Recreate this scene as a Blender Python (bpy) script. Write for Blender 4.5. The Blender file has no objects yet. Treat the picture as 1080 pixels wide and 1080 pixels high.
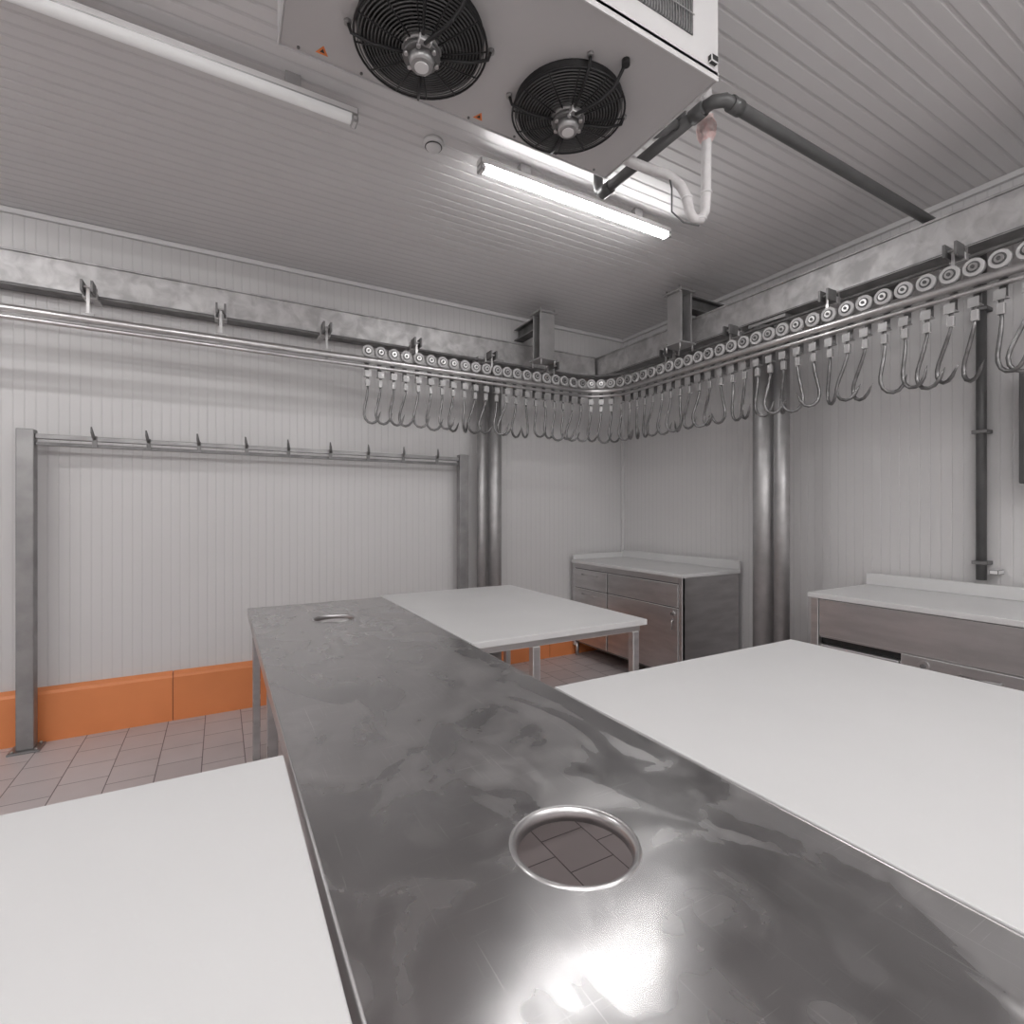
import bpy, bmesh, math, random
from mathutils import Vector, Matrix
random.seed(7)
scene = bpy.context.scene
try:
    scene.view_settings.view_transform = 'Standard'
    scene.view_settings.look = 'None'
except Exception:
    pass

# ------------------------------------------------------------ materials
def new_mat(name):
    m = bpy.data.materials.new(name); m.use_nodes = True
    nt = m.node_tree
    return m, nt, nt.nodes['Principled BSDF']

def mat(name, c1, c2=None, rough=0.5, rough2=None, metal=0.0, scale=5.0, bump=0.0,
        bump_scale=None, stretch=(1,1,1), spec=0.5, detail=4.0, ramp=(0.35,0.65), distortion=0.0):
    m, nt, b = new_mat(name)
    L = nt.links
    tc = nt.nodes.new('ShaderNodeTexCoord'); mp = nt.nodes.new('ShaderNodeMapping')
    mp.inputs['Scale'].default_value = stretch
    L.new(tc.outputs['Object'], mp.inputs['Vector'])
    n = nt.nodes.new('ShaderNodeTexNoise'); n.inputs['Scale'].default_value = scale
    n.inputs['Detail'].default_value = detail; n.inputs['Distortion'].default_value = distortion
    L.new(mp.outputs['Vector'], n.inputs['Vector'])
    cr = nt.nodes.new('ShaderNodeValToRGB')
    cr.color_ramp.elements[0].position = ramp[0]; cr.color_ramp.elements[1].position = ramp[1]
    L.new(n.outputs['Fac'], cr.inputs['Fac'])
    mx = nt.nodes.new('ShaderNodeMix'); mx.data_type = 'RGBA'
    c2 = c2 or c1
    mx.inputs['A'].default_value = (*c1, 1); mx.inputs['B'].default_value = (*c2, 1)
    L.new(cr.outputs['Color'], mx.inputs['Factor'])
    L.new(mx.outputs['Result'], b.inputs['Base Color'])
    b.inputs['Metallic'].default_value = metal
    b.inputs['Specular IOR Level'].default_value = spec
    if rough2 is not None:
        mr = nt.nodes.new('ShaderNodeMapRange')
        mr.inputs['To Min'].default_value = rough; mr.inputs['To Max'].default_value = rough2
        L.new(cr.outputs['Color'], mr.inputs['Value']); L.new(mr.outputs['Result'], b.inputs['Roughness'])
    else:
        b.inputs['Roughness'].default_value = rough
    if bump:
        n2 = nt.nodes.new('ShaderNodeTexNoise'); n2.inputs['Scale'].default_value = bump_scale or scale
        n2.inputs['Detail'].default_value = 3
        L.new(mp.outputs['Vector'], n2.inputs['Vector'])
        bp = nt.nodes.new('ShaderNodeBump'); bp.inputs['Strength'].default_value = bump
        bp.inputs['Distance'].default_value = 0.01
        L.new(n2.outputs['Fac'], bp.inputs['Height']); L.new(bp.outputs['Normal'], b.inputs['Normal'])
    return m

def g(v, w=0.985): return (v, v*w, v*w)
M_wall   = mat('panel_white', g(0.665), g(0.69), rough=0.36, scale=1.2)
M_groove = mat('panel_groove_shade', g(0.63), rough=0.5)  # groove shade painted in, slightly darker than the panel
M_ceil   = mat('ceiling_panel', g(0.72), g(0.75), rough=0.38, scale=1.0)
M_cgroove= mat('ceiling_groove_shade', g(0.65), rough=0.4)  # shade of the ceiling grooves put into their colour
M_trim   = mat('trim_pvc', g(0.70), rough=0.5)
M_orange = mat('orange_pvc', (0.82,0.285,0.105), (0.77,0.265,0.095), rough=0.42, scale=3)
M_orange_d = mat('orange_joint', (0.30,0.08,0.03), rough=0.6)
M_board  = mat('polyethylene_white', g(0.705,0.995), g(0.69,0.995), rough=0.42, rough2=0.5, scale=2.5, bump=0.03, bump_scale=60)
M_galv   = mat('galvanised_steel', g(0.52), g(0.40), rough=0.42, rough2=0.5, metal=0.7, scale=10, detail=8, ramp=(0.25,0.75), bump=0.03, bump_scale=30)
M_post   = mat('frame_steel', g(0.36), g(0.28), rough=0.4, rough2=0.5, metal=0.7, scale=8, detail=6)
M_galv_m = mat('galvanised_mottled', g(0.66), g(0.46), rough=0.42, rough2=0.55, metal=0.6, scale=11, detail=9, ramp=(0.36,0.64), bump=0.03, bump_scale=30, distortion=0.5)
M_galv_d = mat('galvanised_dark', g(0.24), g(0.16), rough=0.5, metal=0.6, scale=12)
M_bright = mat('rail_steel', g(0.66), g(0.54), rough=0.28, rough2=0.38, metal=1.0, scale=9)
M_inox   = mat('cabinet_inox', g(0.62,0.98), g(0.50,0.98), rough=0.36, rough2=0.48, metal=1.0, scale=3.0, stretch=(1,1,5), bump=0.03, bump_scale=90)
M_hook   = mat('hook_inox', g(0.30), g(0.17), rough=0.32, rough2=0.42, metal=0.85, scale=20)
M_nylon  = mat('nylon_white', g(0.52), rough=0.4)
M_dark   = mat('dark_plastic_shade', (0.02,0.02,0.02), rough=0.45)  # plastic parts, also painted shade in cabinet slot and fan openings
M_black  = mat('fan_black', (0.012,0.012,0.013), rough=0.4)
M_pipe   = mat('pipe_grey', (0.085,0.085,0.085), (0.115,0.115,0.115), rough=0.38, scale=6)
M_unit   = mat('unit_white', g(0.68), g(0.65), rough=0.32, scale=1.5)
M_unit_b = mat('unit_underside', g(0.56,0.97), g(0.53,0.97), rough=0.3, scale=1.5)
M_coil   = mat('coil_fins', (0.22,0.22,0.22), (0.10,0.10,0.10), rough=0.5, metal=0.6, scale=90)
M_insul  = mat('insulation_white', (0.72,0.70,0.70), (0.62,0.60,0.60), rough=0.6, scale=20, bump=0.3, bump_scale=40)
M_foam   = mat('foam_pink', (0.75,0.52,0.50), (0.8,0.68,0.66), rough=0.9, scale=40, bump=0.8, bump_scale=50)
M_lampoff= mat('lamp_body', g(0.78), rough=0.3)
M_warn   = mat('warning_sticker', (0.75,0.22,0.06), rough=0.5)
M_motor  = mat('motor_grey', g(0.45), g(0.30), rough=0.4, metal=0.6, scale=30)

def emis(name, s):
    m, nt, b = new_mat(name)
    b.inputs['Base Color'].default_value = (0.8,0.8,0.8,1)
    b.inputs['Emission Color'].default_value = (1,0.99,0.985,1)
    b.inputs['Emission Strength'].default_value = s
    return m
M_fill = emis('lamp_diffuser_fill', 66.0)  # stronger emission for the unseen fill lamps
M_lit2 = emis('lamp_diffuser_lowered', 31.0)  # lamp in view, emission lowered to cut glare on the steel
M_dim = emis('lamp_diffuser_dim', 0.12)

# worn, smudged steel table top
def steel_top():
    m, nt, b = new_mat('worn_stainless_top'); L = nt.links
    tc = nt.nodes.new('ShaderNodeTexCoord')
    def noise(scale, detail=4, dist=0.0, stretch=(1,1,1), rot=0, loc=0):
        mp = nt.nodes.new('ShaderNodeMapping'); mp.inputs['Scale'].default_value = stretch
        mp.inputs['Rotation'].default_value = (0,0,rot); mp.inputs['Location'].default_value = (loc,loc,0)
        L.new(tc.outputs['Object'], mp.inputs['Vector'])
        n = nt.nodes.new('ShaderNodeTexNoise'); n.inputs['Scale'].default_value = scale
        n.inputs['Detail'].default_value = detail; n.inputs['Distortion'].default_value = dist
        L.new(mp.outputs['Vector'], n.inputs['Vector']); return n
    def ramp(src, a, b_, c0=0.0, c1=1.0):
        r = nt.nodes.new('ShaderNodeMapRange')
        r.inputs['From Min'].default_value = a; r.inputs['From Max'].default_value = b_
        r.inputs['To Min'].default_value = c0; r.inputs['To Max'].default_value = c1
        L.new(src, r.inputs['Value']); return r
    def math2(op, a, b_):
        n = nt.nodes.new('ShaderNodeMath'); n.operation = op
        for i, v in enumerate((a, b_)):
            if isinstance(v, (int, float)): n.inputs[i].default_value = v
            else: L.new(v, n.inputs[i])
        return n.outputs[0]
    smear = ramp(noise(3.6, 3, 1.0, (1,0.6,1), 0.3).outputs['Fac'], 0.47, 0.54)
    smear2 = ramp(noise(5.0, 4, 1.6, (1,0.8,1), 0.0, 3.3).outputs['Fac'], 0.50, 0.60)
    fine  = ramp(noise(8, 6, 0.6).outputs['Fac'], 0.3, 0.7)
    scr1 = ramp(noise(1, 2, 0.6, (420,5,1), 0.9).outputs['Fac'], 0.67, 0.74)
    scr2 = ramp(noise(1, 2, 0.6, (6,380,1), 0.35).outputs['Fac'], 0.68, 0.75)
    scr = math2('MAXIMUM', scr1.outputs[0], scr2.outputs[0])
    rg = math2('ADD', math2('MULTIPLY', smear.outputs[0], 0.11), 0.19)
    rg = math2('ADD', rg, math2('MULTIPLY', smear2.outputs[0], 0.06))
    rg = math2('ADD', rg, math2('MULTIPLY', fine.outputs[0], 0.05))
    L.new(rg, b.inputs['Roughness'])
    cv = math2('ADD', math2('MULTIPLY', smear.outputs[0], 0.08), 0.50)
    cv = math2('ADD', cv, math2('MULTIPLY', smear2.outputs[0], 0.05))
    cv = math2('ADD', cv, math2('MULTIPLY', fine.outputs[0], 0.04))
    cv = math2('ADD', cv, math2('MULTIPLY', scr, 0.18))
    cc = nt.nodes.new('ShaderNodeCombineColor')
    L.new(cv, cc.inputs[0]); L.new(math2('MULTIPLY', cv, 0.985), cc.inputs[1]); L.new(math2('MULTIPLY', cv, 0.985), cc.inputs[2])
    L.new(cc.outputs[0], b.inputs['Base Color'])
    b.inputs['Metallic'].default_value = 1.0
    b.inputs['Anisotropic'].default_value = 0.7
    tv = nt.nodes.new('ShaderNodeCombineXYZ'); tv.inputs[0].default_value = 1.0; tv.inputs[1].default_value = 0.5
    L.new(tv.outputs[0], b.inputs['Tangent'])
    h2 = noise(4.5, 2)
    bp = nt.nodes.new('ShaderNodeBump'); bp.inputs['Strength'].default_value = 0.18; bp.inputs['Distance'].default_value = 0.008
    L.new(h2.outputs['Fac'], bp.inputs['Height']); L.new(bp.outputs['Normal'], b.inputs['Normal'])
    return m
M_top = steel_top()

# floor tiles
def tiles():
    m, nt, b = new_mat('floor_tiles'); L = nt.links
    tc = nt.nodes.new('ShaderNodeTexCoord'); mp = nt.nodes.new('ShaderNodeMapping')
    mp.inputs['Rotation'].default_value = (0,0,math.pi/2)
    L.new(tc.outputs['Object'], mp.inputs['Vector'])
    br = nt.nodes.new('ShaderNodeTexBrick'); br.offset = 0.5
    br.inputs['Scale'].default_value = 1.0; br.inputs['Brick Width'].default_value = 0.22
    br.inputs['Row Height'].default_value = 0.22; br.inputs['Mortar Size'].default_value = 0.003
    br.inputs['Mortar Smooth'].default_value = 0.2
    br.inputs['Color1'].default_value = (0.58,0.515,0.51,1); br.inputs['Color2'].default_value = (0.63,0.565,0.56,1)
    br.inputs['Mortar'].default_value = (0.18,0.15,0.15,1)
    L.new(mp.outputs['Vector'], br.inputs['Vector'])
    n = nt.nodes.new('ShaderNodeTexNoise'); n.inputs['Scale'].default_value = 6
    L.new(tc.outputs['Object'], n.inputs['Vector'])
    mx = nt.nodes.new('ShaderNodeMix'); mx.data_type='RGBA'; mx.blend_type='MULTIPLY'; mx.inputs['Factor'].default_value = 0.15
    L.new(br.outputs['Color'], mx.inputs['A']); L.new(n.outputs['Fac'], mx.inputs['B'])
    L.new(mx.outputs['Result'], b.inputs['Base Color'])
    b.inputs['Roughness'].default_value = 0.4
    bp = nt.nodes.new('ShaderNodeBump'); bp.invert = True; bp.inputs['Strength'].default_value = 0.5; bp.inputs['Distance'].default_value = 0.003
    L.new(br.outputs['Fac'], bp.inputs['Height']); L.new(bp.outputs['Normal'], b.inputs['Normal'])
    return m
M_floor = tiles()

# ------------------------------------------------------------ mesh builder
class MB:
    def __init__(self, name):
        self.name = name; self.bm = bmesh.new(); self.mats = []
    def mi(self, m):
        if m not in self.mats: self.mats.append(m)
        return self.mats.index(m)
    def face(self, pts, m, smooth=False):
        f = self.bm.faces.new([self.bm.verts.new(p) for p in pts]); f.material_index = self.mi(m); f.smooth = smooth
        return f
    def box(self, a, b, m, bevel=0.0, M=None):
        x0,y0,z0 = [min(a[i],b[i]) for i in range(3)]; x1,y1,z1 = [max(a[i],b[i]) for i in range(3)]
        co = [(x0,y0,z0),(x1,y0,z0),(x1,y1,z0),(x0,y1,z0),(x0,y0,z1),(x1,y0,z1),(x1,y1,z1),(x0,y1,z1)]
        vs = [self.bm.verts.new(M @ Vector(c) if M else c) for c in co]
        idx = [(0,3,2,1),(4,5,6,7),(0,1,5,4),(1,2,6,5),(2,3,7,6),(3,0,4,7)]
        fs = []
        for i in idx:
            f = self.bm.faces.new([vs[j] for j in i]); f.material_index = self.mi(m); fs.append(f)
        if bevel > 0:
            es = list({e for f in fs for e in f.edges})
            bmesh.ops.bevel(self.bm, geom=es, offset=bevel, segments=2, affect='EDGES', profile=0.5)
    def tube(self, pts, r, m, seg=10, closed=False, caps=True):
        pts = [Vector(p) for p in pts]; n = len(pts)
        rs = r if isinstance(r, (list,tuple)) else [r]*n
        tang = []
        for i in range(n):
            if closed: t = pts[(i+1)%n]-pts[i-1]
            elif i == 0: t = pts[1]-pts[0]
            elif i == n-1: t = pts[-1]-pts[-2]
            else: t = (pts[i+1]-pts[i]).normalized() + (pts[i]-pts[i-1]).normalized()
            tang.append(t.normalized())
        t0 = tang[0]; up = Vector((0,0,1)) if abs(t0.z) < 0.9 else Vector((1,0,0))
        nrm = t0.cross(up).normalized(); rings = []
        for i in range(n):
            t = tang[i]; nrm = (nrm - t*nrm.dot(t)).normalized(); bn = t.cross(nrm)
            rings.append([self.bm.verts.new(pts[i] + (nrm*math.cos(2*math.pi*k/seg)+bn*math.sin(2*math.pi*k/seg))*rs[i]) for k in range(seg)])
        k_ = self.mi(m)
        for i in range(n if closed else n-1):
            A = rings[i]; B = rings[(i+1)%n]
            for k in range(seg):
                f = self.bm.faces.new([A[k],A[(k+1)%seg],B[(k+1)%seg],B[k]]); f.material_index = k_; f.smooth = True
        if caps and not closed:
            for R, rev in ((rings[0],True),(rings[-1],False)):
                f = self.bm.faces.new(R[::-1] if rev else R); f.material_index = k_
    def cyl(self, p0, p1, r, m, seg=20, r2=None):
        self.tube([p0,p1], [r, r if r2 is None else r2], m, seg)
    def ring(self, c, R, r, m, seg=48, s2=8, axis='Z'):
        c = Vector(c); pts = []
        for i in range(seg):
            a = 2*math.pi*i/seg; ca, sa = R*math.cos(a), R*math.sin(a)
            pts.append(c + (Vector((ca,sa,0)) if axis=='Z' else Vector((0,ca,sa)) if axis=='X' else Vector((ca,0,sa))))
        self.tube(pts, r, m, s2, closed=True)
    def lathe(self, c, prof, m, seg=48):
        c = Vector(c); rings = []
        for (r,z) in prof:
            rings.append([self.bm.verts.new(c+Vector((r*math.cos(2*math.pi*k/seg), r*math.sin(2*math.pi*k/seg), z))) for k in range(seg)])
        for A,B in zip(rings,rings[1:]):
            for k in range(seg):
                f = self.bm.faces.new([A[k],A[(k+1)%seg],B[(k+1)%seg],B[k]]); f.material_index = self.mi(m); f.smooth = True
        return rings
    def done(self, normals=True, parent=None):
        if normals: bmesh.ops.recalc_face_normals(self.bm, faces=self.bm.faces)
        xs = [v.co.copy() for v in self.bm.verts]
        mn = Vector([min(c[i] for c in xs) for i in range(3)]); mx = Vector([max(c[i] for c in xs) for i in range(3)])
        o = Vector(((mn.x+mx.x)/2,(mn.y+mx.y)/2,mn.z))
        bmesh.ops.translate(self.bm, verts=self.bm.verts, vec=-o)
        me = bpy.data.meshes.new(self.name); self.bm.to_mesh(me); self.bm.free()
        for m in self.mats: me.materials.append(m)
        ob = bpy.data.objects.new(self.name, me); ob.location = o
        scene.collection.objects.link(ob)
        if parent:
            ob.parent = parent; ob.location = o - parent.location
        return ob

# ------------------------------------------------------------ room
XL, XR, YN, YF, H = -3.6, 3.85, -3.6, 4.33, 3.34
def ribbed(name, length0, length1, P, p, g, d, m1, m2):
    b = MB(name); s = length0; prof = []
    while s < length1:
        e = min(s+p, length1)
        prof += [(s,0,0),(max(s, e-g),0,1),(max(s,e-0.7*g),d,1),(max(s,e-0.3*g),d,1)]
        s += p
    prof.append((length1,0,0))
    pts = [(b.bm.verts.new(P(q[0],q[1],0)), b.bm.verts.new(P(q[0],q[1],1))) for q in prof]
    i1, i2 = b.mi(m1), b.mi(m2)
    for i in range(len(pts)-1):
        if (pts[i][0].co-pts[i+1][0].co).length < 1e-6: continue
        f = b.bm.faces.new([pts[i][0],pts[i+1][0],pts[i+1][1],pts[i][1]])
        f.material_index = i1 if i%4 == 0 else i2
    return b.done(normals=False)
WP, WG, WD = 0.055, 0.008, 0.0011
ribbed('wall_back', XL, XR, lambda s,d,e: (s, YF+d, H*e), WP, WG, WD, M_wall, M_groove)
ribbed('wall_right', YN, YF, lambda s,d,e: (XR+d, s, H*e), WP, WG, WD, M_wall, M_groove)
ribbed('wall_left', YN, YF, lambda s,d,e: (XL-d, s, H*e), WP, WG, WD, M_wall, M_groove)
ribbed('wall_front', XL, XR, lambda s,d,e: (s, YN-d, H*e), WP, WG, WD, M_wall, M_groove)
ribbed('ceiling', YN, YF, lambda s,d,e: (XL+(XR-XL)*e, s, H+d), 0.070, 0.018, 0.0030, M_ceil, M_cgroove)
b = MB('floor'); b.box((XL,YN,-0.05),(XR,YF,0), M_floor); b.done()

def kerb(name, lo, hi, joints):
    b = MB(name)
    cuts = [lo]+[j for j in joints if lo < j < hi]+[hi]
    for a, c in zip(cuts, cuts[1:]):
        prof = [(0.0,0.0),(0.055,0.0),(0.055,0.30),(0.045,0.318),(0.012,0.335),(0.0,0.335)]
        def P(s, q): return (s, YF-q[0]-0.001, q[1])
        A = [b.bm.verts.new(P(a+0.003,q)) for q in prof]; B = [b.bm.verts.new(P(c-0.003,q)) for q in prof]
        k = b.mi(M_orange)
        for i in range(len(prof)):
            j = (i+1)%len(prof)
            b.bm.faces.new([A[i],A[j],B[j],B[i]]).material_index = k
        b.bm.faces.new(A); b.bm.faces.new(B[::-1])
        b.box((c-0.003,YF-0.052,0),(c+0.003,YF-0.001,0.33), M_orange_d)
    b.done()
kerb('baseboard_back',XL+0.01,XR-0.08,[-0.29+0.785*i for i in range(-5,6)])
b = MB('baseboard_right'); b.box((XR-0.02,YN+0.01,0),(XR-0.001,YF-0.06,0.10), M_trim, 0.006); b.done()
b = MB('trim_1'); b.box((XL,YF-0.03,H-0.035),(XR-0.002,YF-0.001,H-0.001), M_trim, 0.004); b.done()
b = MB('trim_2'); b.box((XR-0.03,YN,H-0.035),(XR-0.001,YF-0.032,H-0.001), M_trim, 0.004); b.done()
b = MB('trim_3'); b.box((XR-0.03,YF-0.03,0.34),(XR-0.001,YF-0.001,H-0.04), M_trim, 0.006); b.done()

# ------------------------------------------------------------ steel prep table with waste holes
def plate_with_holes(b, x0,x1,y0,y1,z, holes, m, seg=64):
    bm = b.bm; edges = []
    def loop(pts):
        vs = [bm.verts.new(p) for p in pts]
        for i in range(len(vs)): edges.append(bm.edges.new((vs[i], vs[(i+1)%len(vs)])))
    loop([(x0,y0,z),(x1,y0,z),(x1,y1,z),(x0,y1,z)])
    for (cx,cy,r) in holes:
        loop([(cx+r*math.cos(2*math.pi*k/seg), cy+r*math.sin(2*math.pi*k/seg), z) for k in range(seg)])
    res = bmesh.ops.triangle_fill(bm, edges=edges, use_beauty=True, use_dissolve=False)
    for f in res['geom']:
        if isinstance(f, bmesh.types.BMFace):
            f.material_index = b.mi(m)
            f.normal_update()
            if f.normal.z < 0: f.normal_flip()
b = MB('steel_prep_table')
tx0,tx1,ty0,ty1,tz = 0.137,0.940,-0.45,3.42,0.88
holes = [(0.530,2.876,0.112),(0.530,0.719,0.112)]
plate_with_holes(b, tx0+0.004,tx1-0.004,ty0+0.004,ty1-0.004,tz, holes, M_top)
for (a,c) in (((tx0,ty0,tz-0.045),(tx0+0.004,ty1,tz-0.002)),((tx1-0.004,ty0,tz-0.045),(tx1,ty1,tz-0.002)),
              ((tx0+0.004,ty1-0.004,tz-0.045),(tx1-0.004,ty1,tz-0.002)),((tx0+0.004,ty0,tz-0.045),(tx1-0.004,ty0+0.004,tz-0.002))):
    b.box(a,c,M_inox)
b.tube([(tx0+0.003,ty0,tz-0.002),(tx0+0.003,ty1,tz-0.002)],0.003,M_inox,6)
b.tube([(tx1-0.003,ty0,tz-0.002),(tx1-0.003,ty1,tz-0.002)],0.003,M_inox,6)
b.tube([(tx0,ty1-0.003,tz-0.002),(tx1,ty1-0.003,tz-0.002)],0.003,M_inox,6)
for (cx,cy,r) in holes:
    b.lathe((cx,cy,tz), [(r+0.001,0.0),(r-0.001,0.003),(r-0.004,0.0035),(r-0.009,0.001),(r-0.012,-0.006),(r-0.013,-0.022),(r-0.011,-0.022)], M_bright, 64)
for y in (ty1-0.05, 2.30, 0.9, ty0+0.05):
    for x in (tx0+0.045, tx1-0.045):
        b.box((x-0.02,y-0.02,0.0),(x+0.02,y+0.02,tz-0.046), M_inox, 0.003)
for x in (tx0+0.045, tx1-0.045):
    b.box((x-0.015,ty0+0.07,tz-0.085),(x+0.015,ty1-0.07,tz-0.047), M_inox)
for y in (ty1-0.05, ty0+0.05):
    b.box((tx0+0.066,y-0.015,tz-0.085),(tx1-0.066,y+0.015,tz-0.047), M_inox)
b.done(normals=True)

# ------------------------------------------------------------ white-topped cutting tables
def cutting_table(x0,x1,y0,y1,legs_x,legs_y,z=0.88,th=0.03):
    b = MB('cutting_table')
    b.box((x0,y0,z-th),(x1,y1,z), M_board, 0.003)
    zz = z-th-0.001
    ly0,ly1 = min(legs_y),max(legs_y)
    for y in (ly0,ly1): b.box((x0+0.02,y-0.016,zz-0.035),(x1-0.02,y+0.016,zz), M_inox, 0.002)
    for x in (x0+0.04,x1-0.04): b.box((x-0.016,ly0+0.018,zz-0.035),(x+0.016,ly1-0.018,zz), M_inox, 0.002)
    for x in legs_x:
        for y in legs_y:
            b.box((x-0.02,y-0.02,0.025),(x+0.02,y+0.02,zz-0.036), M_inox, 0.003)
            b.cyl((x,y,0),(x,y,0.025),0.016,M_dark,12)
    return b.done()
cutting_table(0.948,1.975,2.03,3.52,(1.30,1.925),(2.08,3.48))
cutting_table(0.948,2.225,-0.40,1.395,(1.02,2.17),(-0.35,1.0))
cutting_table(-1.15,0.128,-0.40,1.318,(-1.10,0.07),(-0.35,1.0))

# ------------------------------------------------------------ wall cabinets
def knob(b, x, y, z):
    b.cyl((x,y,z),(x-0.012,y,z),0.026,M_bright,24); b.cyl((x-0.012,y,z),(x-0.02,y,z),0.012,M_galv_d,16)
def handle(b, x, y0, y1, z):
    b.tube([(x,y0,z),(x-0.022,y0,z),(x-0.022,y1,z),(x,y1,z)],0.005,M_bright,8)
b = MB('drawer_cabinet'); x0,x1,y0,y1,zt = 3.12,3.80,2.83,4.265,0.965
b.box((x0-0.015,y0-0.012,zt-0.028),(x1,y1,zt), M_board, 0.003)
b.box((x1-0.025,y0-0.012,zt+0.0005),(x1,y1,zt+0.075), M_board, 0.004)
b.box((x0,y1-0.02,zt+0.0005),(x1-0.026,y1,zt+0.055), M_board, 0.004)
b.box((x0+0.012,y0+0.02,0.14),(x1-0.02,y1-0.02,zt-0.029), M_galv_d)
b.box((x0+0.004,y0,0.13),(x1-0.01,y0+0.019,zt-0.029), M_inox, 0.003)
b.box((x0,y0,0.10),(x0+0.03,y0+0.035,zt-0.03), M_inox, 0.003)
b.box((x0,y1-0.035,0.10),(x0+0.03,y1,zt-0.03), M_inox, 0.003)
b.box((x0,y0+0.036,zt-0.075),(x0+0.02,y1-0.036,zt-0.031), M_inox)
ydiv = 3.72
for i,(za,zb) in enumerate(((0.70,0.88),(0.43,0.69),(0.16,0.42))):
    b.box((x0-0.004,ydiv+0.010,za),(x0+0.011,y1-0.04,zb), M_inox, 0.003)
    handle(b,x0-0.004,ydiv+0.14,y1-0.18,zb-0.045)
b.box((x0-0.004,y0+0.04,0.70),(x0+0.011,ydiv-0.006,0.88), M_inox, 0.003)
b.box((x0-0.004,y0+0.04,0.16),(x0+0.011,ydiv-0.006,0.69), M_inox, 0.003)
knob(b,x0-0.004,y0+0.09,0.645)
b.tube([(x0-0.004,y0+0.09,0.60),(x0-0.02,y0+0.09,0.59),(x0-0.018,y0+0.09,0.52)],0.006,M_bright,8)
for x in (x0+0.03,x1-0.05):
    for y in (y0+0.03,y1-0.04): b.cyl((x,y,0),(x,y,0.14),0.018,M_inox,14)
b.done()
b = MB('counter_cabinet'); x0,x1,y0,y1,zt = 3.12,3.80,-0.35,1.83,0.965
b.box((x0-0.015,y0,zt-0.03),(x1,y1+0.012,zt), M_board, 0.003)
b.box((x1-0.025,y0,zt+0.0005),(x1,y1+0.012,zt+0.075), M_board, 0.004)
b.box((x0+0.02,y0+0.02,0.14),(x1-0.02,y1-0.02,0.66), M_inox)
b.box((x0+0.05,y0+0.02,0.66),(x1-0.02,y1-0.02,0.70), M_dark)  # dark strip standing in for the shade inside the slot
b.box((x0+0.02,y0+0.02,0.70),(x1-0.02,y1-0.02,zt-0.031), M_inox)
b.box((x0-0.002,y1-0.045,0.02),(x0+0.04,y1,zt-0.031), M_inox, 0.003)
b.box((x1-0.06,y1-0.045,0.02),(x1-0.02,y1,zt-0.031), M_inox, 0.003)
b.box((x0-0.002,y0,0.02),(x0+0.04,y0+0.045,zt-0.031), M_inox, 0.003)
b.box((x0,y0+0.05,0.715),(x0+0.019,y1-0.05,zt-0.036), M_inox, 0.003)
edges_ = [1.775,1.36,0.62,-0.10,-0.30]
for i,(a,c) in enumerate(zip(edges_,edges_[1:])):
    top = 0.66 if i==0 else 0.705
    b.box((x0+0.001,c+0.006,0.15),(x0+0.019,a-0.006,top), M_inox, 0.003)
knob(b,x0+0.001,1.25,0.665)
handle(b,x0+0.001,0.95,1.10,0.66)
for y in (y0+0.1,y1-0.1): b.cyl((x1-0.1,y,0),(x1-0.1,y,0.14),0.018,M_inox,14)
b.done()

# ------------------------------------------------------------ hanging frame on the back wall
b = MB('hanging_frame'); y = 4.187
for x in (-1.03,1.866):
    b.box((x-0.042,y-0.04,0.012),(x+0.042,y+0.04,1.955), M_post, 0.006)
    b.box((x-0.075,y-0.07,0.0),(x+0.075,y+0.07,0.012), M_post, 0.002)
    for dx in (-0.055,0.055):
        for dy in (-0.05,0.05): b.cyl((x+dx,y+dy,0.012),(x+dx,y+dy,0.022),0.009,M_bright,6)
b.box((-0.987,y-0.02,1.900),(1.823,y+0.02,1.93), M_post, 0.003)
b.box((-0.987,y-0.012,1.860),(1.823,y+0.012,1.882), M_galv_d, 0.003)
for x in (-0.70,-0.417,-0.131,0.162,0.44,0.74,1.03,1.32,1.617):
    b.box((x-0.012,y-0.026,1.86),(x+0.012,y-0.0125,1.935), M_galv_d, 0.002)
    b.tube([(x,y-0.03,1.915),(x-0.002,y-0.050,1.925),(x-0.006,y-0.062,1.95),(x-0.010,y-0.066,1.985)],[0.010,0.010,0.009,0.004],M_galv_d,8)
b.done()

# ------------------------------------------------------------ beams
def channel(name, along, lo, hi, f, depth, z0, z1):
    b = MB(name)
    def bx(s0,s1,d0,d1,za,zb,m=M_galv_m):
        if along=='X': b.box((s0,f+d0,za),(s1,f+d1,zb),m,0.003)
        else: b.box((f+d0,s0,za),(f+d1,s1,zb),m,0.003)
    bx(lo,hi,0,0.010,z0+0.0125,z1-0.0125)
    bx(lo,hi,-0.014,depth,z0,z0+0.012,M_galv_d)
    bx(lo,hi,-0.012,depth,z1-0.012,z1)
    s = lo+0.5
    while s < hi-0.2:
        if along=='X': b.box((s-0.05,f+0.011,z0+0.02),(s+0.05,YF-0.002,z1-0.02),M_galv_d)
        else: b.box((f+0.011,s-0.05,z0+0.02),(XR-0.002,s+0.05,z1-0.02),M_galv_d)
        s += 1.6
    return b.done()
channel('support_beam','X',XL+0.02,3.36,4.20,0.12,2.826,3.043)
channel('support_beam','Y',YN+0.02,4.32,3.385,0.12,2.826,3.043)

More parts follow.
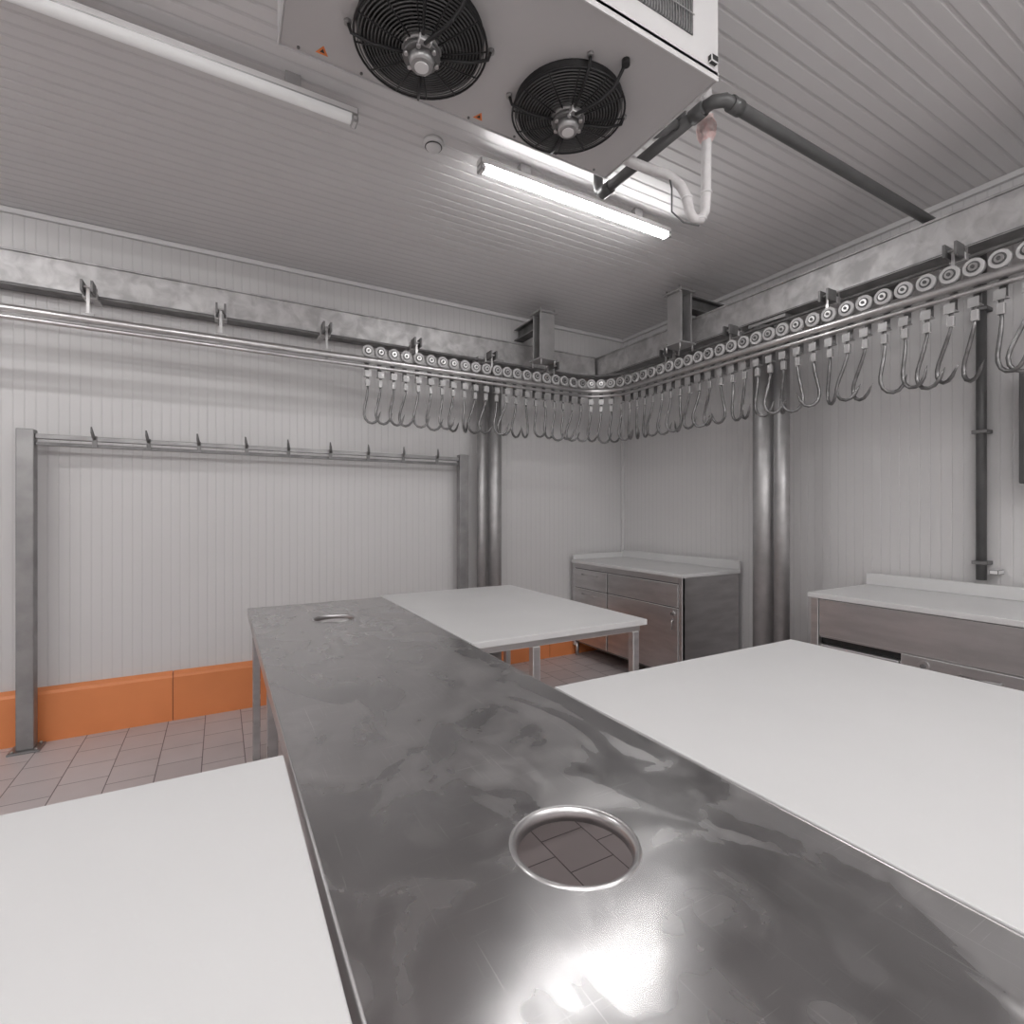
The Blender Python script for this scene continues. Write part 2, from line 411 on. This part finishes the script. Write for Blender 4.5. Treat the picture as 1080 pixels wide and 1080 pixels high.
# ------------------------------------------------------------ columns
def column(parts):
    b = MB('support_column')
    for (x,y,r) in parts:
        b.cyl((x,y,0.015),(x,y,2.80),r,M_galv,28)
        b.ring((x,y,2.79),r+0.004,0.006,M_galv_d,28,6)
    xs=[p[0] for p in parts]; ys=[p[1] for p in parts]; R=max(p[2] for p in parts)+0.02
    b.box((min(xs)-R,min(ys)-R,0),(max(xs)+R,max(ys)+R,0.015),M_galv,0.002)
    b.box((min(xs)-R+.02,min(ys)-R+.02,2.801),(max(xs)+R-.02,max(ys)+R-.02,2.825),M_galv,0.002)
    b.done()
column([(2.035,4.15,0.044),(2.165,4.15,0.062)])
column([(3.46,2.235,0.052),(3.46,2.375,0.073)])

# ------------------------------------------------------------ overhead rail
RA, RB, RR = 3.82, 3.18, 0.32
X0 = -3.5; LA = (RB-RR)-X0; LC = RR*math.pi/2; Yend = -3.4; LB = (RA-RR)-Yend
def rail(s):
    if s <= LA: return Vector((X0+s,RA,0)), Vector((1,0,0)), Vector((0,-1,0))
    s -= LA
    if s <= LC:
        a = math.pi/2 - s/RR
        return Vector((RB-RR+RR*math.cos(a), RA-RR+RR*math.sin(a),0)), Vector((math.sin(a),-math.cos(a),0)), Vector((-math.cos(a),-math.sin(a),0))
    s -= LC
    return Vector((RB,RA-RR-s,0)), Vector((0,-1,0)), Vector((-1,0,0))
def railpts(off, z):
    ss = [0,LA*0.5] + [LA+LC*i/12 for i in range(13)] + [LA+LC+LB*0.5, LA+LC+LB]
    out=[]
    for s in ss:
        p,t,n = rail(s); out.append(p+n*off+Vector((0,0,z)))
    return out
b = MB('overhead_rail')
b.tube(railpts(0.004,2.566),0.024,M_bright,12)
b.tube(railpts(0.010,2.518),0.014,M_bright,10)
b.tube(railpts(-0.13,2.745),0.011,M_galv_d,8)
def hanger(p, n):
    t = Vector((-n.y,n.x,0)); T = Matrix(((t.x,n.x,0,p.x),(t.y,n.y,0,p.y),(0,0,1,0),(0,0,0,1)))
    dist = 0.365 if abs(n.y)>0.5 else 0.19
    b.box((-0.02,-dist,2.765),(0.02,-0.03,2.777),M_galv,0.002,T)
    b.box((-0.035,-0.17,2.725),(0.035,-0.09,2.764),M_galv,0.003,T)
    b.box((-0.008,-0.052,2.56),(0.008,-0.042,2.776),M_bright,0.0,T)
    b.box((-0.03,-0.052,2.56),(0.03,-0.040,2.62),M_galv,0.002,T)
    b.box((-0.008,-0.046,2.548),(0.008,-0.018,2.562),M_bright,0.0,T)
    b.box((-0.03,-0.09,2.735),(-0.018,-0.0,2.80),M_galv_d,0.0,T)
    b.box((0.018,-0.09,2.735),(0.03,-0.0,2.80),M_galv_d,0.0,T)
    for dx in (-0.024,0.024):
        b.cyl(T@Vector((dx,-0.13,2.72)),T@Vector((dx,-0.13,2.80)),0.006,M_bright,8)
for x in (-3.35,-2.68,-2.01,-1.35,-0.68,0.0,0.66,1.33,1.99,2.62): hanger(Vector((x,RA,0)),Vector((0,-1,0)))
for y in (3.10,2.476,1.79,1.168,0.52,-0.13,-0.78,-1.43,-2.08): hanger(Vector((RB,y,0)),Vector((-1,0,0)))
rail_ob = b.done()

def hstub(x,y,to):
    b = MB('bracket')
    def bx(a0,b0,za,a1,b1,zb,m=M_galv,bev=0.002):
        if to=='Y': b.box((x+a0,y+b0,za),(x+a1,y+b1,zb),m,bev)
        else: b.box((x+b0,y+a0,za),(x+b1,y+a1,zb),m,bev)
    bx(-0.075,-0.060,2.80,0.075,-0.048,3.20)
    bx(-0.075,0.048,2.80,0.075,0.060,3.20)
    bx(-0.005,-0.047,2.80,0.005,0.047,3.20,M_galv_d)
    bx(-0.095,-0.085,3.201,0.095,0.085,3.215)
    bx(-0.095,-0.085,2.785,0.095,0.085,2.799)
    for a in (-0.07,0.07):
        for c in (-0.07,0.07):
            p0 = (x+a,y+c) if to=='Y' else (x+c,y+a)
            b.cyl((p0[0],p0[1],3.19),(p0[0],p0[1],3.235),0.008,M_bright,6)
            b.cyl((p0[0],p0[1],2.74),(p0[0],p0[1],2.81),0.008,M_bright,6)
    d = (YF-0.035-y) if to=='Y' else (XR-0.035-x)
    bx(-0.05,0.062,3.190,0.05,d,3.200,M_galv_d)
    bx(-0.05,0.062,3.090,0.05,d,3.100,M_galv_d)
    bx(-0.004,0.062,3.1005,0.004,d,3.1895,M_galv_d)
    b.done(parent=rail_ob)
hstub(2.50,3.85,'Y'); hstub(3.22,2.95,'X')

# ------------------------------------------------------------ trolleys with meat hooks
b = MB('meat_hook_trolleys')
sA = 0.94 - X0; sEnd = LA+LC+(RA-RR-0.35)
s = sA
while s < sEnd:
    p,t,n = rail(s)
    up = Vector((0,0,1))
    c = p + up*2.632
    def W(a, o, z, p=p, t=t, n=n): return p + t*a + n*o + Vector((0,0,z))
    b.cyl(c-n*0.006, c+n*0.022, 0.042, M_nylon, 20)
    b.cyl(c+n*0.022, c+n*0.025, 0.027, M_pipe, 16)
    b.cyl(c+n*0.025, c+n*0.029, 0.019, M_bright, 14)
    b.cyl(c+n*0.029, c+n*0.034, 0.009, M_pipe, 8)
    T = Matrix(((t.x,n.x,0,p.x),(t.y,n.y,0,p.y),(0,0,1,0),(0,0,0,1)))
    b.box((-0.016,-0.032,2.455),(0.016,-0.027,2.66),M_hook,0,T)
    b.box((-0.022,-0.032,2.449),(0.022,0.022,2.4545),M_galv,0,T)
    b.box((-0.022,0.016,2.440),(0.022,0.021,2.488),M_galv,0,T)
    b.cyl(W(0,0.0,2.45),W(0,0.0,2.425),0.010,M_hook,8)
    b.box((-0.015,-0.012,2.375),(0.015,0.012,2.428),M_galv,0.004,T)
    yaw = random.gauss(0.1,0.45) + (math.pi if random.random()<0.10 else 0)
    d = (t*math.cos(yaw) + n*math.sin(yaw)); tilt = random.gauss(0.0,0.12)
    k = random.uniform(0.96,1.03)
    prof = [(0,0),(0.0,-0.03),(-0.012,-0.09),(-0.028,-0.15),(-0.038,-0.19),(-0.041,-0.225),(-0.032,-0.259),(-0.012,-0.282),(0.016,-0.290),(0.044,-0.280),(0.064,-0.256),(0.076,-0.228),(0.088,-0.200)]
    ct, st = math.cos(tilt), math.sin(tilt)
    pts = [p + d*((q[0]*ct-q[1]*st)*k) + Vector((0,0,2.385+(q[0]*st+q[1]*ct)*k)) for q in prof]
    b.tube(pts,[0.008]*2+[0.0098]*8+[0.0088,0.006,0.0012],M_hook,8)
    s += random.choice((0.094,0.096,0.098,0.1))
b.done()

# ------------------------------------------------------------ ceiling evaporator
b = MB('ceiling_evaporator'); x0,x1,y0,y1,z0,z1 = 0.157,1.50,1.20,1.80,2.95,3.332
b.box((x0,y0,z0+0.004),(x1,y1,z1),M_unit,0.004)
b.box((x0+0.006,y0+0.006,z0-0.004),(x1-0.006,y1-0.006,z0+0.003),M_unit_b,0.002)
for a,c in (((x0,y0,z0-0.01),(x1,y0+0.005,z0+0.02)),((x0,y1-0.005,z0-0.01),(x1,y1,z0+0.02)),((x0,y0+.006,z0-0.01),(x0+0.005,y1-.006,z0+0.02)),((x1-0.005,y0+.006,z0-0.01),(x1,y1-.006,z0+0.02))):
    b.box(a,c,M_unit,0.001)
for yy,sg in ((y0,-1),(y1,1)):
    b.box((x0+0.10,yy,z0+0.09),(x1-0.13,yy+sg*0.004,z1-0.03),M_coil)
    xx = x0+0.11
    while xx < x1-0.14:
        b.box((xx,yy+sg*0.004,z0+0.09),(xx+0.002,yy+sg*0.008,z1-0.03),M_galv); xx += 0.012
    for zz in (z0+0.15,z0+0.21,z0+0.27,z0+0.33):
        b.box((x0+0.10,yy+sg*0.009,zz),(x1-0.13,yy+sg*0.011,zz+0.004),M_galv)
    b.box((x1-0.055,yy,z0+0.03),(x1-0.02,yy+sg*0.018,z0+0.055),M_dark,0.003)
for fx in (0.549,1.112):
    c = Vector((fx,1.548,z0-0.004))
    b.lathe(c,[(0.198,0.0),(0.198,-0.006),(0.190,-0.012),(0.186,-0.030),(0.182,-0.030),(0.182,-0.002)],M_black,56)
    b.cyl(c+Vector((0,0,-0.001)),c+Vector((0,0,-0.004)),0.186,M_dark,48)  # dark disc in place of the shaded depth of the fan opening
    for i in range(7):
        a = 2*math.pi*i/7; ca,sa = math.cos(a),math.sin(a); ca2,sa2 = math.cos(a+0.55),math.sin(a+0.55)
        b.face([c+Vector((0.045*ca,0.045*sa,-0.010)),c+Vector((0.17*ca,0.17*sa,-0.008)),c+Vector((0.17*ca2,0.17*sa2,-0.028)),c+Vector((0.045*ca2,0.045*sa2,-0.030))],M_black)
    R = 0.205
    while R > 0.062:
        zz = -0.034-0.020*math.cos(R/0.205*math.pi/2)
        b.ring(c+Vector((0,0,zz)),R,0.0024 if R<0.2 else 0.004,M_pipe if R<0.2 else M_black,48,5); R -= 0.0105
    for i in range(12):
        a = 2*math.pi*i/12+0.1; ca,sa=math.cos(a),math.sin(a)
        b.tube([c+Vector((0.05*ca,0.05*sa,-0.055)),c+Vector((0.13*ca,0.13*sa,-0.047)),c+Vector((0.207*ca,0.207*sa,-0.034))],0.0028,M_black,5)
    for i in range(4):
        a = math.pi/4+0.5+math.pi/2*i; ca,sa=math.cos(a),math.sin(a)
        b.tube([c+Vector((0.04*ca,0.04*sa,-0.062)),c+Vector((0.15*ca,0.15*sa,-0.056)),c+Vector((0.212*ca,0.212*sa,-0.034)),c+Vector((0.222*ca,0.222*sa,-0.002))],[0.005,0.005,0.005,0.006],M_black,6)
        b.cyl(c+Vector((0.222*ca,0.222*sa,-0.010)),c+Vector((0.222*ca,0.222*sa,0)),0.011,M_motor,10)
    b.cyl(c+Vector((0,0,-0.01)),c+Vector((0,0,-0.058)),0.062,M_motor,28)
    b.cyl(c+Vector((0,0,-0.058)),c+Vector((0,0,-0.072)),0.058,M_galv_d,28)
    b.cyl(c+Vector((0,0,-0.072)),c+Vector((0,0,-0.098)),0.042,M_motor,28,r2=0.034)
    b.cyl(c+Vector((0,0,-0.098)),c+Vector((0,0,-0.102)),0.022,M_lampoff,20)
    for i in range(6):
        a=2*math.pi*i/6; b.cyl(c+Vector((0.050*math.cos(a),0.050*math.sin(a),-0.07)),c+Vector((0.050*math.cos(a),0.050*math.sin(a),-0.080)),0.007,M_bright,8)
    b.box(c+Vector((-0.03,-0.070,-0.075)),c+Vector((0.01,-0.048,-0.055)),M_motor,0.003)
    b.tube([c+Vector((-0.01,-0.06,-0.075)),c+Vector((0.0,-0.10,-0.085)),c+Vector((0.03,-0.15,-0.075)),c+Vector((0.05,-0.20,-0.055)),c+Vector((0.055,-0.235,-0.02)),c+Vector((0.055,-0.25,0.0))],0.006,M_black,8)
    b.cyl(c+Vector((0.055,-0.25,-0.018)),c+Vector((0.055,-0.25,0)),0.014,M_dark,12)
    wy, wz = 1.755, z0-0.0045; wx = fx-0.262
    b.face([(wx-0.020,wy+0.016,wz),(wx+0.020,wy+0.016,wz),(wx,wy-0.020,wz)],M_warn)
    b.face([(wx-0.008,wy+0.008,wz-0.0005),(wx+0.008,wy+0.008,wz-0.0005),(wx,wy-0.008,wz-0.0005)],M_dark)
for i in range(7):
    xx = x0+0.06+i*0.2
    b.cyl((xx,y1-0.02,z0-0.004),(xx,y1-0.02,z0-0.008),0.005,M_galv_d,8)
b.done()

# ------------------------------------------------------------ fluorescent lamps
def lamp(x0,x1,y,m,w=1.0,D=0.02):
    b = MB('fluorescent_lamp')
    for f in (0.2,0.8):
        xx=x0+(x1-x0)*f; b.box((xx-0.03,y-0.02,H-D-0.001),(xx+0.03,y+0.02,H-0.001),M_galv)
    b.box((x0,y-0.034*w,H-D-0.036),(x1,y+0.034*w,H-D-0.0015),M_lampoff,0.006)
    n=6; zc=H-D-0.037
    prof=[(0.034*w*math.cos(math.pi*k/n), -0.034*w*math.sin(math.pi*k/n)) for k in range(n+1)]
    A=[b.bm.verts.new((x0+0.03,y+q[0],zc+q[1])) for q in prof]; B=[b.bm.verts.new((x1-0.03,y+q[0],zc+q[1])) for q in prof]
    for i in range(n):
        f=b.bm.faces.new([A[i],A[i+1],B[i+1],B[i]]); f.material_index=b.mi(m); f.smooth=True
    for xa,xb in ((x0,x0+0.03),(x1-0.03,x1)):
        b.box((xa,y-0.036*w,zc-0.036*w),(xb,y+0.036*w,zc),M_lampoff,0.008)
    return b.done()
lamp(1.168,2.538,2.417,M_lit2,0.85,0.05)
lamp(-0.83,0.546,2.41,M_dim,0.85,0.05)
for (xx,yy) in ((-2.9,2.41),(-2.9,-0.4),(-0.9,-0.4),(1.1,-0.4),(-2.9,-2.6),(-0.9,-2.6),(1.4,-2.6)):  # unseen lamps added to fill the room with even light
    lamp(xx,xx+1.37,yy,M_fill)

b = MB('smoke_detector'); c=(0.943,2.48,H-0.003)
b.lathe(c,[(0.0001,0),(0.05,0),(0.052,-0.012),(0.045,-0.022),(0.040,-0.024),(0.038,-0.034),(0.030,-0.042),(0.0001,-0.044)],M_lampoff,32)
b.ring((c[0],c[1],c[2]-0.029),0.041,0.003,M_dark,32,6)
b.done()

# ------------------------------------------------------------ drain pipes
b = MB('drain_pipe'); zp=3.082; r=0.025
b.tube([(1.70,2.10,3.30),(1.70,2.10,3.15),(1.70,2.09,3.105),(1.70,2.05,zp),(1.70,1.42,zp)],r,M_pipe,16)
b.tube([(1.70,1.43,zp),(1.705,1.39,zp),(1.74,1.36,zp),(1.78,1.36,zp),(3.83,1.36,zp)],r,M_pipe,16)
b.cyl((1.70,2.0,zp),(1.70,2.07,zp),r+0.005,M_pipe,16)
b.cyl((1.70,1.43,zp),(1.70,1.49,zp),r+0.005,M_pipe,16)
b.cyl((1.77,1.36,zp),(1.83,1.36,zp),r+0.005,M_pipe,16)
b.tube([(1.48,1.55,3.0),(1.55,1.55,3.0),(1.60,1.55,3.03),(1.66,1.55,zp),(1.70,1.55,zp)],0.018,M_pipe,12)
b.cyl((1.70,1.55,zp),(1.70,1.55,zp+0.06),0.022,M_pipe,14)
b.done()
b = MB('insulated_pipe')
pts=[(1.80,1.50,3.33),(1.80,1.50,3.10),(1.81,1.51,2.95),(1.815,1.515,2.82),(1.815,1.52,2.745),(1.80,1.53,2.71),(1.778,1.545,2.71),(1.765,1.56,2.745),(1.76,1.57,2.81),(1.745,1.59,2.87),(1.70,1.62,2.92),(1.63,1.66,2.945),(1.56,1.68,2.96),(1.495,1.70,2.98)]
b.tube(pts,0.021,M_insul,14)
for p in (pts[3],pts[8],pts[5]): b.ring(p,0.022,0.004,M_lampoff,20,6)
b.tube([(1.70,1.62,2.93),(1.70,1.60,2.85),(1.70,1.60,2.75),(1.74,1.57,2.70),(1.79,1.53,2.68)],0.004,M_pipe,6)
bmesh_s = bmesh.ops.create_icosphere(b.bm, subdivisions=3, radius=0.045, matrix=Matrix.Translation((1.80,1.50,3.08))@Matrix.Diagonal((0.9,0.9,1.3,1)))
for v in bmesh_s['verts']:
    v.co += Vector((random.uniform(-1,1),random.uniform(-1,1),random.uniform(-1,1)))*0.006
for f in {f for v in bmesh_s['verts'] for f in v.link_faces}: f.material_index=b.mi(M_foam); f.smooth=True
b.done()

b = MB('wall_pipe'); b.cyl((3.80,1.246,1.06),(3.80,1.246,2.95),0.024,M_pipe,16)
b.cyl((3.80,1.246,2.95),(3.80,1.246,3.05),0.024,M_pipe,16)
for z in (1.15,1.9,2.6): b.box((3.77,1.21,z),(3.849,1.282,z+0.02),M_galv_d,0.002)
b.box((3.76,1.16,1.10),(3.845,1.20,1.125),M_lampoff,0.003)
b.done()
b = MB('electrical_box'); b.box((3.70,0.70,1.60),(3.845,1.06,2.2),M_pipe,0.008); b.box((3.692,0.72,1.62),(3.6995,1.04,2.18),M_galv_d,0.003)
b.cyl((3.692,0.76,1.9),(3.68,0.76,1.9),0.012,M_bright,12); b.done()

# ------------------------------------------------------------ world + camera
w = bpy.data.worlds.new('World'); scene.world = w; w.use_nodes = True
w.node_tree.nodes['Background'].inputs[0].default_value=(0.5,0.5,0.5,1); w.node_tree.nodes['Background'].inputs[1].default_value=0.3
cd = bpy.data.cameras.new('camera'); cam = bpy.data.objects.new('camera',cd); scene.collection.objects.link(cam)
cam.location=(0,0,1.45); cam.rotation_euler=(math.radians(90),0,math.radians(-29.49))
cd.sensor_width=36; cd.lens=543/1080*36; cd.clip_start=0.02
scene.camera = cam
